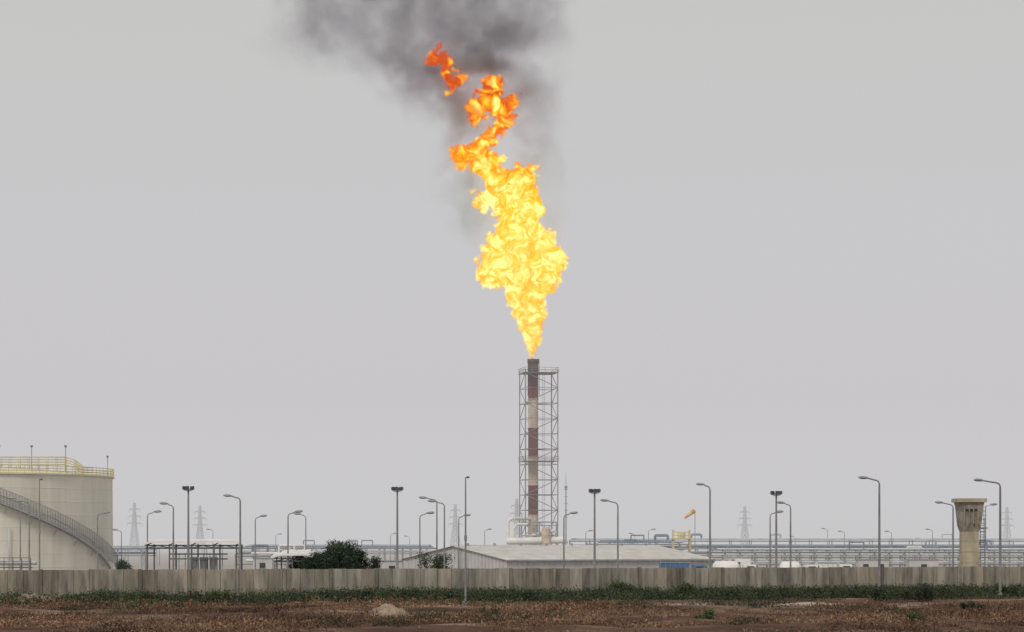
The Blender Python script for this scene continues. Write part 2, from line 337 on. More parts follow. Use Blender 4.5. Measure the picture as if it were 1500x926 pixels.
# ------------------------------------------------ storage tank
def tank():
    root=empty('storage_tank'); R=25.0; D=400.0; cx=X(163,D)-R; ztop=Z(700,D); cy=D
    q=MB(); prof=[(R,-0.1)]
    nc=8
    for i in range(nc):
        z0=ztop*i/nc; z1=ztop*(i+1)/nc; prof+=[(R-0.015*i,z0+0.02),(R-0.015*i,z1-0.05),(R-0.015*i+0.04,z1-0.03)]
    prof+=[(R-0.12,ztop),(R+0.25,ztop+0.02),(R+0.25,ztop+0.15),(R-0.2,ztop+0.17)]
    q.lathe(cx,cy,prof,'cream',128); q.obj('shell',False,root)
    q=MB(); q.lathe(cx,cy,[(R-0.3,ztop+0.1),(R*0.8,ztop+0.75),(R*0.5,ztop+1.45),(R*0.2,ztop+1.8),(0.1,ztop+1.9)],'roofyel',96); q.obj('roof',True,root)
    q=MB()
    n=120
    for i in range(n):
        a=2*math.pi*i/n; b=2*math.pi*(i+1)/n
        p=(cx+(R+.1)*math.cos(a),cy+(R+.1)*math.sin(a)); p2=(cx+(R+.1)*math.cos(b),cy+(R+.1)*math.sin(b))
        q.tube((*p,ztop),(*p,ztop+1.45),0.05,'yellow',n=4)
        for hh in(0.2,0.6,1.0,1.42): q.tube((*p,ztop+hh),(*p2,ztop+hh),0.055,'yellow',n=4)
    y0=cy-9
    xs=[cx-8+i*1.5 for i in range(24)]
    def wz(x):
        t=(x-(X(118,D)))/(X(136,D)-X(118,D)); return ztop+1.9-1.7*min(1,max(0,t))
    xs=[x_ for x_ in xs if x_<X(150,D)]
    for a,b in zip(xs[:-1],xs[1:]):
        for yy in(y0,y0+1.4):
            q.tube((a,yy,wz(a)),(a,yy,wz(a)+1.25),0.06,'yellow',n=4)
            for hh in(0.0,0.4,0.8,1.22): q.tube((a,yy,wz(a)+hh),(b,yy,wz(b)+hh),0.06,'yellow',n=4)
            q.tube((a,yy,ztop),(a,yy,wz(a)),0.06,'yellow',n=4)
        q.poly([(a,y0,wz(a)),(b,y0,wz(b)),(b,y0+1.4,wz(b)),(a,y0+1.4,wz(a))],'yellow')
    q.obj('railings',False,root)
    q=MB()
    for p,yt in((10,656),(57,656),(106,656)):
        x=X(p,D); q.tube((x,cy-6,ztop),(x,cy-6,Z(yt,D)),0.07,'steel',n=5); q.box(x,cy-6,Z(yt,D),0.35,0.35,0.3,'steel_dark')
    x=cx+R-0.6; q.tube((x,cy,ztop),(x,cy,Z(669,D)),0.07,'steel',n=5); q.box(x,cy,Z(669,D),0.3,0.3,0.3,'steel_dark')
    q.obj('roof_lamps',False,root)
    q=MB(); n=86; a0=math.radians(-5); a1=math.radians(88); zs=ztop+0.6; ze=1.6
    prev=None
    for i in range(n+1):
        t=i/n; a=a0+(a1-a0)*t; z=zs+(ze-zs)*(t**1.05)
        ri=R+0.15; ro=R+1.25
        pi=(cx+ri*math.sin(a),cy-ri*math.cos(a)); po=(cx+ro*math.sin(a),cy-ro*math.cos(a))
        if prev:
            pz,ppi,ppo=prev
            q.poly([(*ppi,z),(*ppo,z),(*po,z),(*pi,z)],'steel')
            for (u,v) in((ppo,po),(ppi,pi)):
                q.poly([(*u,pz+0.12),(*v,z+0.12),(*v,z-0.28),(*u,pz-0.28)],'steel')
            for hh in(0.35,0.6,0.85,1.1,1.35,1.6,1.85,2.1): q.tube((*ppo,pz+hh),(*po,z+hh),0.035 if hh<2 else .06,'steel',n=4,caps=False)
            q.tube((*ppi,pz+1.1),(*pi,z+1.1),0.04,'steel_dark',n=4,caps=False)
        q.tube((*po,z),(*po,z+2.1),0.04,'steel_dark',n=4,caps=False)
        if i%9==4: q.tube((*pi,z-1.5),(*po,z-0.2),0.06,'steel',n=4)
        prev=(z,pi,po)
    q.obj('spiral_stair',False,root)
    q=MB()
    for k,a in enumerate((5,9,30)):
        a=math.radians(a); p=(cx+(R+.35)*math.sin(a),cy-(R+.35)*math.cos(a)); q.tube((*p,0),(*p,ztop*0.62-k),0.10,'pipe',n=8)
    q.obj('riser_pipes',True,root)
tank()
q=MB(); D=330
for i in range(6):
    x=X(-20+i*13,D); q.tube((x,D,0),(x,D,3.3),0.08,'steel_dark'); q.tube((x,D,3.3),(x,D-0,2.2+1.5),0.05,'steel_dark')
for z in(2.6,3.2,3.7): q.tube((X(-20,D),D,z),(X(45,D),D,z),0.05,'steel_dark')
q.box(X(12,D),D+1,2.35,6,1.6,0.12,'steel_dark'); q.tube((X(-30,D),D+2,3.0),(X(50,D),D+2,3.0),0.28,'pipe',n=10)
q.obj('valve_platform')

# ------------------------------------------------ flare stack
DF=600.0; SX=X(781,DF)
def flare():
    root=empty('flare_stack'); r=1.25
    q=MB()
    bands=[(527,547,'burnt'),(547,585,'red'),(585,628,'beige'),(628,670,'red'),(670,712,'beige'),(712,755,'red'),(755,829,'beige')]
    for a,b,k in bands:
        z1=Z(a,DF); z0=max(0,Z(b,DF)); rr=r*(1.04 if k=='burnt' else 1)
        q.tube((SX,DF,z0),(SX,DF,z1),rr,k,n=24,caps=(k=='burnt'))
        if k!='burnt': q.lathe(SX,DF,[(r,z1-0.12),(r+0.12,z1-0.11),(r+0.12,z1+0.1),(r,z1+0.11)],k,24)
    zt=Z(527,DF)
    q.lathe(SX,DF,[(r*1.05,zt-1.0),(r*1.15,zt-0.9),(r*1.15,zt+0.1),(r*0.95,zt+0.1),(r*.95,zt-.6)],'burnt',24)
    for k in range(3):
        a=k*2.09+0.4; p=(SX+(r+.35)*math.cos(a),DF+(r+.35)*math.sin(a)); q.tube((*p,zt-9),(*p,zt+0.3),0.09,'burnt',n=6)
    q.obj('stack_pipe',True,root)
    q=MB(); cx=X(789,DF); cy=DF; s=4.05; ph=math.radians(10); zb=Z(792,DF); ztop=Z(547,DF)
    cor=[]
    for dx,dy in((-1,-1),(1,-1),(1,1),(-1,1)):
        cor.append((cx+s*(dx*math.cos(ph)-dy*math.sin(ph)),cy+s*(dx*math.sin(ph)+dy*math.cos(ph))))
    for c in cor: q.tube((*c,0),(*c,ztop+0.8),0.15,'derrick',n=6)
    n=11; hs=[zb+(ztop-zb)*i/n for i in range(n+1)]
    for i,z in enumerate(hs):
        for j in range(4):
            a=cor[j]; b=cor[(j+1)%4]; q.tube((*a,z),(*b,z),0.065,'derrick',n=4)
            if i<n:
                z2=hs[i+1]
                if j in(0,1,3):
                    if (i+j)%2: q.tube((*a,z),(*b,z2),0.085,'derrick',n=4)
                    else: q.tube((*b,z),(*a,z2),0.085,'derrick',n=4)
        if i%3==0:
            for c in cor: q.tube((*c,z),(SX,DF,z),0.06,'derrick',n=4)
    q.obj('derrick',False,root)
    q=MB()
    for z,w in((ztop,4.3),(Z(676,DF),4.3)):
        q.box(cx,cy,z,2*w,2*w,0.14,'derrick',rot=ph)
        cc=[(cx+w*(dx*math.cos(ph)-dy*math.sin(ph)),cy+w*(dx*math.sin(ph)+dy*math.cos(ph))) for dx,dy in((-1,-1),(1,-1),(1,1),(-1,1))]
        for hh in(0.6,1.2):
            for j in range(4): q.tube((*cc[j],z+hh),(*cc[(j+1)%4],z+hh),0.045,'derrick',n=4)
        for j in range(4):
            a=cc[j]; b=cc[(j+1)%4]
            for k in range(5): t=k/5; q.tube((a[0]+(b[0]-a[0])*t,a[1]+(b[1]-a[1])*t,z),(a[0]+(b[0]-a[0])*t,a[1]+(b[1]-a[1])*t,z+1.2),0.04,'derrick',n=4)
    lx=cx+1.2; ly=cy-3.2
    for dx in(-.25,.25): q.tube((lx+dx,ly,6),(lx+dx,ly,ztop),0.05,'derrick',n=4)
    z=6
    while z<ztop: q.tube((lx-.25,ly,z),(lx+.25,ly,z),0.03,'derrick',n=4); z+=0.6
    q.obj('platforms',False,root)
    q=MB(); D=DF-6
    def P(px,py): return (X(px,D),D,Z(py,D))
    pts=[P(744,829),P(744,768)]
    for t in range(1,7):
        a=t/6*math.pi/2; pts.append((X(744,D)+1.4*(1-math.cos(a)),D,Z(768,D)+1.4*math.sin(a)))
    pts.append((SX,DF,Z(759.7,D)))
    q.path(pts,0.42,'white',n=10)
    pts=[P(752,829),P(752,775),P(757,768),P(772,768)]; q.path(pts,0.3,'white',n=10)
    q.tube(P(742,793),P(832,791),0.85,'white',n=14)
    q.tube((X(768,D),D+1,Z(788,D)),(X(812,D),D+1,Z(777,D)),0.5,'white',n=10)
    for p in(760,775,790,805,825): q.tube((X(p,D),D,0),(X(p,D),D,Z(790,D)),0.25,'steel',n=6)
    for a,b in((768,790),(790,812)): q.tube(P(a,785),P(b,765),0.12,'steel',n=5); q.tube(P(b,785),P(a,765),0.12,'steel',n=5)
    for yy in(765,785): q.tube(P(764,yy),P(815,yy),0.18,'steel',n=5)
    for p in(764,790,815): q.tube(P(p,829),P(p,764),0.2,'steel',n=5)
    q.lathe(SX,DF,[(3.2,0),(3.0,5.5),(2.2,6.5),(1.3,8.0)],'beige',24)
    q.obj('base_piping',False,root)
    q=MB()
    q.lathe(X(800,D),D-1,[(0.05,Z(772,D)),(0.9,Z(773,D)),(1.1,Z(776,D)),(1.1,Z(795,D)),(0.9,0)],'beige',16)
    q.obj('seal_drum',True,root)
flare()

# ------------------------------------------------ flame + smoke (volumes built where they burn)
class NG:
    def __init__(s,name,tree=None):
        s.t=tree or bpy.data.node_groups.new(name,'GeometryNodeTree')
    def n(s,ty): return s.t.nodes.new(ty)
    def setin(s,sock,v):
        if isinstance(v,bpy.types.NodeSocket): s.t.links.new(v,sock)
        else: sock.default_value=v
    def math(s,op,a,b=0.0,c=0.0,clamp=False):
        m=s.n('ShaderNodeMath'); m.operation=op; m.use_clamp=clamp
        s.setin(m.inputs[0],a); s.setin(m.inputs[1],b); s.setin(m.inputs[2],c); return m.outputs[0]
    def vm(s,op,a,b=(0,0,0),sc_=None):
        m=s.n('ShaderNodeVectorMath'); m.operation=op; s.setin(m.inputs[0],a); s.setin(m.inputs[1],b)
        if sc_ is not None: s.setin(m.inputs['Scale'],sc_)
        return m.outputs['Value'] if op in('DISTANCE','LENGTH','DOT_PRODUCT') else m.outputs['Vector']
    def noise(s,vec,scale,detail=2,rough=0.5,dist=0.0):
        m=s.n('ShaderNodeTexNoise'); s.setin(m.inputs['Vector'],vec); m.inputs['Scale'].default_value=scale; m.inputs['Detail'].default_value=detail
        m.inputs['Roughness'].default_value=rough; m.inputs['Distortion'].default_value=dist
        return m.outputs[0],m.outputs['Color']
MPP=DF/F
def loc(px,py,yo=0): return ((px-779)*MPP,yo,(522-py)*MPP)
FL=[(779,520,5),(779,510,9),(780,497,14),(779,482,18),(777,466,20),(774,450,22),(774,430,24),(786,411,29),(729,390,28),(801,388,28),(765,395,33),(762,372,34),(737,370,26),(792,368,23),
(762,345,31),(760,322,28),(762,300,28),(759,280,27),(766,262,20),(740,282,20),(729,262,20),(714,242,19),(700,228,18),(682,226,15),(668,230,11),(699,214,12),(714,206,11),(722,198,10),
(700,160,15),(716,150,18),(732,158,16),(741,178,12),(721,130,13),(750,150,10),(735,190,10),(690,172,8),(638,80,7),(645,90,9),(652,101,9),(659,112,10),(667,125,9),(697,285,7),(702,296,7)]
def vol_object(name,g,dens,mn,mx,vox,material):
    vc=g.n('GeometryNodeVolumeCube'); g.setin(vc.inputs['Density'],dens)
    vc.inputs['Background'].default_value=0; vc.inputs['Min'].default_value=mn; vc.inputs['Max'].default_value=mx
    for ax,i in(('X',0),('Y',1),('Z',2)): vc.inputs['Resolution '+ax].default_value=int((mx[i]-mn[i])/vox)
    sm=g.n('GeometryNodeSetMaterial'); sm.inputs['Material'].default_value=material; g.t.links.new(vc.outputs[0],sm.inputs[0])
    g.t.interface.new_socket(name='Geometry',in_out='INPUT',socket_type='NodeSocketGeometry')
    g.t.interface.new_socket(name='Geometry',in_out='OUTPUT',socket_type='NodeSocketGeometry')
    go=g.n('NodeGroupOutput'); g.t.links.new(sm.outputs[0],go.inputs[0])
    me=bpy.data.meshes.new(name); o=bpy.data.objects.new(name,me); sc.collection.objects.link(o)
    md=o.modifiers.new('field','NODES'); md.node_group=g.t; me.materials.append(material)
    o.location=(X(779,DF),DF,Z(522,DF)); return o
def flame_mat():
    m=bpy.data.materials.new('flame'); m.use_nodes=True; m.node_tree.nodes.clear(); g=NG('',m.node_tree)
    try: m.cycles.volume_step_rate=1.6
    except Exception: pass
    out=g.n('ShaderNodeOutputMaterial'); at=g.n('ShaderNodeAttribute'); at.attribute_name='density'; s=at.outputs['Fac']
    geo=g.n('ShaderNodeNewGeometry'); p=g.vm('SUBTRACT',geo.outputs['Position'],(X(779,DF),DF,Z(522,DF)))
    f,_=g.noise(p,0.24,2,0.6,0.8)
    vein=g.math('ABSOLUTE',g.math('MULTIPLY_ADD',f,2.0,-1.0))
    sx=g.n('ShaderNodeSeparateXYZ'); g.t.links.new(p,sx.inputs[0]); z=sx.outputs['Z']
    top=g.math('MULTIPLY',g.math('SUBTRACT',z,38.0),0.030,clamp=True)
    h=g.math('MULTIPLY_ADD',vein,2.3,0.38)
    h=g.math('SUBTRACT',h,g.math('MULTIPLY',top,0.76))
    h=g.math('ADD',h,g.math('MULTIPLY',s,0.95),clamp=True)
    r=g.n('ShaderNodeValToRGB'); g.t.links.new(h,r.inputs[0]); e=r.color_ramp.elements
    e[0].position=0; e[0].color=(0.60,0.08,0.015,1); e[1].position=1; e[1].color=(1.28,1.04,0.34,1)
    for pos,c in((0.25,(1.0,0.20,0.02)),(0.45,(0.98,0.36,0.02)),(0.62,(1.05,0.57,0.03)),(0.80,(1.15,0.80,0.08))):
        k=e.new(pos); k.color=(*c,1)
    sig=g.math('MULTIPLY',g.math('MULTIPLY',s,8.0,clamp=True),1.7)
    em=g.n('ShaderNodeEmission'); g.t.links.new(r.outputs[0],em.inputs[0]); g.t.links.new(g.math('MULTIPLY',sig,1.06),em.inputs[1])
    ab=g.n('ShaderNodeVolumeAbsorption'); ab.inputs[0].default_value=(0,0,0,1); g.t.links.new(sig,ab.inputs[1])
    ad=g.n('ShaderNodeAddShader'); g.t.links.new(em.outputs[0],ad.inputs[0]); g.t.links.new(ab.outputs[0],ad.inputs[1]); g.t.links.new(ad.outputs[0],out.inputs['Volume'])
    return m
def flame():
    g=NG('flame_field'); p=g.n('GeometryNodeInputPosition').outputs[0]
    sx=g.n('ShaderNodeSeparateXYZ'); g.t.links.new(p,sx.inputs[0])
    grow=g.math('MULTIPLY',sx.outputs['Z'],0.09,clamp=True)
    _,c1=g.noise(p,0.13,1,0.5); _,c2=g.noise(p,0.38,1,0.5)
    w=g.vm('ADD',g.vm('SCALE',g.vm('SUBTRACT',c1,(.5,.5,.5)),sc_=g.math('MULTIPLY',grow,4.0)),g.vm('SCALE',g.vm('SUBTRACT',c2,(.5,.5,.5)),sc_=g.math('MULTIPLY',grow,3.2)))
    q=g.vm('ADD',p,w); d=None
    for i,(a,b,r) in enumerate(FL):
        yo=math.sin(i*1.7)*1.2 if r>15 else 0
        t=g.math('SUBTRACT',r*MPP,g.vm('DISTANCE',q,loc(a,b,yo)))
        d=t if d is None else g.math('SMOOTH_MAX',d,t,0.7)
    n1,_=g.noise(p,0.24,0,0.5); n2,_=g.noise(q,0.50,1,0.42)
    b1=g.math('MULTIPLY',g.math('ABSOLUTE',g.math('MULTIPLY_ADD',n1,2,-1)),3.4)
    b2=g.math('MULTIPLY',g.math('ABSOLUTE',g.math('MULTIPLY_ADD',n2,2,-1)),2.2)
    bb=g.math('SUBTRACT',g.math('ADD',b1,b2),0.85)
    d=g.math('ADD',d,g.math('MULTIPLY',bb,grow))
    s=g.math('MULTIPLY',d,0.25,clamp=True)
    vol_object('gas_flame',g,s,(-29,-11,-1),(12,11,80),0.32,flame_mat())
flame()
SM=[ # px,py,r,weight,yoff
(740,125,55,.38,9),(690,92,44,.9,9),(630,95,52,.42,9),(700,60,54,.50,8),(735,5,84,.22,8),(650,8,90,.20,6),(585,40,84,.22,5),(520,12,84,.20,5),(455,32,72,.24,5),
(600,120,46,.32,8),(775,40,62,.22,8),(778,130,50,.3,9),(787,168,46,.3,9),(690,190,54,.5,9),(662,255,38,.6,7),(690,300,36,.65,7),(712,332,28,.55,7),(788,230,42,.5,8),(800,290,36,.46,7),(808,335,30,.38,7),
(720,-60,120,.2,6),(600,-80,120,.2,5),(500,-60,105,.18,5),(712,75,26,1.0,5),(590,80,42,.32,6),(655,140,38,.5,9)]
def smoke_mat():
    m=bpy.data.materials.new('smoke'); m.use_nodes=True; m.node_tree.nodes.clear(); g=NG('',m.node_tree)
    try: m.cycles.volume_step_rate=1.5
    except Exception: pass
    out=g.n('ShaderNodeOutputMaterial'); at=g.n('ShaderNodeAttribute'); at.attribute_name='density'; s=at.outputs['Fac']
    geo=g.n('ShaderNodeNewGeometry'); p=g.vm('SUBTRACT',geo.outputs['Position'],(X(779,DF),DF,Z(522,DF)))
    sx=g.n('ShaderNodeSeparateXYZ'); g.t.links.new(p,sx.inputs[0])
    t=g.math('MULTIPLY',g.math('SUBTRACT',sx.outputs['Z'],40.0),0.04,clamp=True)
    mx=g.n('ShaderNodeMix'); mx.data_type='RGBA'; g.t.links.new(t,mx.inputs['Factor']); mx.inputs['A'].default_value=(0.92,0.66,0.58,1); mx.inputs['B'].default_value=(0.95,0.985,0.90,1)  # reddish tint low down puts the flame's light into the smoke colour
    pv=g.n('ShaderNodeVolumeScatter'); pv.inputs['Anisotropy'].default_value=-0.45
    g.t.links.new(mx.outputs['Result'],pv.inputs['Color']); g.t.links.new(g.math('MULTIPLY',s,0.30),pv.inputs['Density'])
    ab=g.n('ShaderNodeVolumeAbsorption'); ab.inputs[0].default_value=(0.5,0.5,0.48,1); g.t.links.new(g.math('MULTIPLY',g.math('MULTIPLY',s,s),0.11),ab.inputs['Density'])
    ad=g.n('ShaderNodeAddShader'); g.t.links.new(pv.outputs[0],ad.inputs[0]); g.t.links.new(ab.outputs[0],ad.inputs[1]); g.t.links.new(ad.outputs[0],out.inputs['Volume'])
    return m
def smoke():
    g=NG('smoke_field'); p=g.n('GeometryNodeInputPosition').outputs[0]
    _,c1=g.noise(p,0.06,2,0.5); _,c2=g.noise(p,0.2,3,0.6)
    w=g.vm('ADD',g.vm('SCALE',g.vm('SUBTRACT',c1,(.5,.5,.5)),sc_=14.0),g.vm('SCALE',g.vm('SUBTRACT',c2,(.5,.5,.5)),sc_=9.0))
    q=g.vm('ADD',p,w); d=None
    for a,b,r,wt,yo in SM:
        t=g.math('SUBTRACT',1.0,g.math('DIVIDE',g.vm('DISTANCE',q,loc(a,b,yo)),r*MPP*1.2),clamp=True)
        t=g.math('MULTIPLY',t,wt); d=t if d is None else g.math('ADD',d,t)
    n1,_=g.noise(q,0.14,4,0.6)
    k=g.math('SUBTRACT',g.math('MULTIPLY',n1,5.4),2.0,clamp=False); k=g.math('MAXIMUM',k,0.0)
    s=g.math('MULTIPLY',d,k)
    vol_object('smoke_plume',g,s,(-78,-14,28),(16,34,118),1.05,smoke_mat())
smoke()
def haze():
    m=bpy.data.materials.new('haze_glow'); m.use_nodes=True; m.node_tree.nodes.clear(); g=NG('',m.node_tree)
    out=g.n('ShaderNodeOutputMaterial'); sg=0.00055
    em=g.n('ShaderNodeEmission'); em.inputs[0].default_value=(0.58,0.572,0.582,1); em.inputs[1].default_value=sg  # sky-coloured glow stands in for light scattered by the haze
    ab=g.n('ShaderNodeVolumeAbsorption'); ab.inputs[0].default_value=(0,0,0,1); ab.inputs[1].default_value=sg
    ad=g.n('ShaderNodeAddShader'); g.t.links.new(em.outputs[0],ad.inputs[0]); g.t.links.new(ab.outputs[0],ad.inputs[1]); g.t.links.new(ad.outputs[0],out.inputs['Volume'])
    M['haze']=m
    q=MB(); q.box(0,4000,20,12000,7400,56,'haze'); q.obj('haze')
haze()

# ------------------------------------------------ pylons
def pylon(px,ytop,D):
    q=MB(); x=X(px,D); H=Z(ytop,D); r=0.27
    def hw(z): 
        t=z/H
        return 3.4*(1-t/0.6)+1.2*(t/0.6) if t<0.6 else 1.2-0.6*(t-0.6)/0.4
    lv=[0,.14,.27,.38,.48,.56,.63,.70,.77,.84,.91,1.0]
    a0=0.5
    def cor(z): 
        w=hw(z); return [(x+w*(dx*math.cos(a0)-dy*math.sin(a0)),D+w*(dx*math.sin(a0)+dy*math.cos(a0)),z) for dx,dy in((-1,-1),(1,-1),(1,1),(-1,1))]
    for a,b in zip(lv[:-1],lv[1:]):
        A=cor(a*H);B=cor(b*H)
        for j in range(4):
            q.tube(A[j],B[j],r,'steel_far',n=4); q.tube(A[j],B[(j+1)%4],r*.7,'steel_far',n=4); q.tube(B[j],A[(j+1)%4],r*.7,'steel_far',n=4); q.tube(B[j],B[(j+1)%4],r*.7,'steel_far',n=4)
    for t,w in((.60,5.4),(.74,4.6),(.88,3.8)):
        for s in(-1,1):
            z=t*H; q.tube((x,D,z+.9),(x+s*w,D,z),r*.9,'steel_far',n=4); q.tube((x,D,z-.5),(x+s*w,D,z),r*.9,'steel_far',n=4)
            q.tube((x+s*w,D,z),(x+s*w,D,z-2.2),r*.9,'steel_far',n=4)
    q.obj('transmission_pylon')
for a in((197,737,1750),(293,741,1800),(667,739,1800),(757,731,1650),(1091,742,1850),(1475,743,1850)): pylon(*a)

# ------------------------------------------------ shed (warehouse)
def shed():
    root=empty('warehouse_shed'); th=math.radians(35); l=Vector((math.cos(th),math.sin(th),0)); g=Vector((math.sin(th),-math.cos(th),0))
    W=25.0; Ln=35.5; ez=3.45; pz=5.25
    A=Vector((X(594,342),342,0)); up=Vector((0,0,1))
    q=MB()
    B=A+g*W; P_=A+g*W/2
    for off in(Vector((0,0,0)),l*Ln):
        q.poly([A+off,B+off,B+off+up*ez,P_+off+up*pz,A+off+up*ez],'shedwall')
    q.poly([B,B+l*Ln,B+l*Ln+up*ez,B+up*ez],'shedwall'); q.poly([A,A+l*Ln,A+l*Ln+up*ez,A+up*ez],'shedwall')
    n=40
    for i in range(n+1):
        p=B+l*(Ln*i/n)+g*0.04; q.tube(p,p+up*(ez-0.05),0.05,'shedwall',n=4)
    for i in range(1,30):
        t=i/30; p=A+g*(W*t)-l*0.04; zz=ez+(pz-ez)*(1-abs(2*t-1)); q.tube(p,p+up*(zz-.06),0.05,'shedwall',n=4)
    q.obj('walls',False,root)
    q=MB(); o=0.4
    for s in(1,-1):
        e=P_+g*s*(W/2+o); ze=ez-(pz-ez)*o/(W/2)
        q.poly([P_-l*o+up*(pz+.07),e-l*o+up*(ze+.07),e+l*(Ln+o)+up*(ze+.07),P_+l*(Ln+o)+up*(pz+.07)],'shedroof')
        q.poly([e-l*o+up*(ze+.07),e+l*(Ln+o)+up*(ze+.07),e+l*(Ln+o)+up*(ze-.12),e-l*o+up*(ze-.12)],'steel')
        m=90
        for i in range(m+1):
            p=P_+l*((Ln)*i/m); q.tube(p+up*(pz+.09),e+l*(Ln*i/m)+up*(ze+.09),0.045,'shedroof',n=4,caps=False)
    for i in range(8):
        p=P_+l*(Ln*(i+.5)/8)+up*(pz+.1); q.tube(p,p+up*0.35,0.2,'steel',n=8)
    q.tube(P_-l*o+up*(pz+.12),P_+l*(Ln+o)+up*(pz+.12),0.12,'shedroof',n=6)
    q.obj('roof',False,root)
shed()

# ------------------------------------------------ canopies
def canopy(name,p0,p1,yroof,D,depth=6,slope=0.5):
    q=MB(); x0=X(p0,D);x1=X(p1,D); z=Z(yroof,D)
    n=int((x1-x0)/3)+1
    for i in range(n+1):
        x=x0+0.3+(x1-x0-.6)*i/n
        for yy in(D,D+depth): q.tube((x,yy,0),(x,yy,z-0.1),0.10,'steel_dark',n=6)
        q.tube((x,D,z-0.25),(x,D+depth,z-0.25+slope),0.08,'steel_dark',n=4)
    for zz in(z-0.25,z-0.6): q.tube((x0,D,zz),(x1,D,zz),0.07,'steel_dark',n=4)
    for i in range(n):
        xa=x0+0.3+(x1-x0-.6)*i/n; xb=x0+0.3+(x1-x0-.6)*(i+1)/n
        q.tube((xa,D,z-.6),((xa+xb)/2,D,z-.25),.05,'steel_dark',n=4); q.tube(((xa+xb)/2,D,z-.25),(xb,D,z-.6),.05,'steel_dark',n=4)
    xs=[x0-.4,x0+(x1-x0)*.55,x1+.4]
    pts=[(xs[0],z-0.05),(xs[0]+1.2,z+0.28),(xs[2]-0.9,z+0.30),(xs[2],z)]
    for (a,za),(b,zb) in zip(pts[:-1],pts[1:]):
        q.poly([(a,D-.6,za),(b,D-.6,zb),(b,D+depth+.6,zb+slope*.5),(a,D+depth+.6,za+slope*.5)],'white')
        q.poly([(a,D-.6,za-.22),(b,D-.6,zb-.22),(b,D-.6,zb+.002),(a,D-.6,za+.002)],'white')
    q.obj(name)
canopy('parking_canopy',212,350,796,300)
canopy('parking_canopy',402,455,815,300,slope=1.0)
q=MB(); D=303
for i in range(3):
    x=X(285+i*14,D); q.box(x,D,3.0,0.9,1.2,1.8,'steel'); q.box(x,D-.65,3.2,.5,.06,.9,'pipe')
for i in range(9): q.tube((X(255+i*9,D),D-1,2),(X(255+i*9,D),D-1,4.4),.06,'steel',n=4)
q.tube((X(250,D),D-1,4.3),(X(335,D),D-1,4.3),.09,'pipeblue',n=6); q.tube((X(250,D),D-1,3.7),(X(335,D),D-1,3.7),.09,'steel',n=6)
q.box(X(300,D),D,1.0,6,3,2,'conc')
q.obj('pump_skid')

# ------------------------------------------------ pipe racks
def rack(p0,p1,D,tiers,step,k='pipe',depth=5,postk='steel'):
    q=MB(); x0=X(p0,D);x1=X(p1,D); zt=max(tiers)
    x=x0
    while x<=x1:
        for yy in(D,D+depth): q.tube((x,yy,0),(x,yy,zt+.15),0.15,postk,n=4)
        for z in tiers: q.tube((x,D-.5,z-.2),(x,D+depth+.5,z-.2),0.13,postk,n=4)
        x+=step
    for t,z in enumerate(tiers):
        q.tube((x0,D-.25,z-.25),(x1,D-.25,z-.25),0.14,postk,n=4)
        for j in range(4):
            rr=rng.choice([.14,.2,.28]); yy=D+0.3+j*(depth-.6)/3; kk=k if rng.random()<.6 else 'pipeblue'
            a=x0+rng.uniform(0,3); b=x1-rng.uniform(0,3); q.tube((a,yy,z+rr),(b,yy,z+rr),rr,kk,n=8)
            if rng.random()<.5:
                m=a+(b-a)*rng.uniform(.2,.8); q.path([(m,yy,z+rr),(m,yy,z+1.5),(m+2.5,yy,z+1.5),(m+2.5,yy,z+rr)],rr,kk,n=6)
    q.obj('pipe_rack')
rack(835,1570,600,(5.2,6.7),5.0)
rack(1000,1570,520,(3.6,5.0),3.2)
rack(1040,1570,420,(2.4,3.6,4.5),2.6,k='white')
rack(860,1010,470,(5.0,5.9),4.5)
rack(350,640,560,(3.8,5.1),4.2)
rack(160,640,640,(4.9,),4.2)
rack(-40,230,500,(3.6,4.8),5)
rack(345,470,400,(2.6,3.9),3.0,k='white')

def windsock():
    D=420; q=MB(); x=X(1018,D); z=Z(747,D)
    q.tube((x,D,0),(x,D,z),0.09,'steel',0.06)
    a=Vector((x-0.1,D,z-0.1)); b=Vector((X(1003,D),D,Z(759,D)))
    prof=[(0,.42),(.3,.38),(.65,.28),(1,.18)]
    for i,((t0,r0),(t1,r1)) in enumerate(zip(prof[:-1],prof[1:])):
        q.tube(a.lerp(b,t0),a.lerp(b,t1),r0,'orange' if i!=1 else 'yellow',r1,n=10,caps=False)
    q.obj('windsock')
    q=MB(); x0=X(988,D);x1=X(1012,D); z0=Z(789,D); z1=Z(776,D)
    for xx in(x0,x1):
        for yy in(D+2,D+5): q.tube((xx,yy,0),(xx,yy,z1),.12,'yellow',n=4)
    q.box((x0+x1)/2,D+3.5,z0,x1-x0+.4,3.6,.2,'yellow')
    for zz in(z0+.6,z0+1.15): q.tube((x0,D+2,zz),(x1,D+2,zz),.07,'yellow',n=4)
    for i in range(5): xx=x0+(x1-x0)*i/4; q.tube((xx,D+2,z0),(xx,D+2,z0+1.15),.05,'yellow',n=4)
    q.lathe((x0+x1)/2,D+3.5,[(.7,z0),(.7,z0+1.0),(.4,z0+1.3),(.02,z0+1.35)],'roofyel',14)
    q.obj('valve_tower')
windsock()

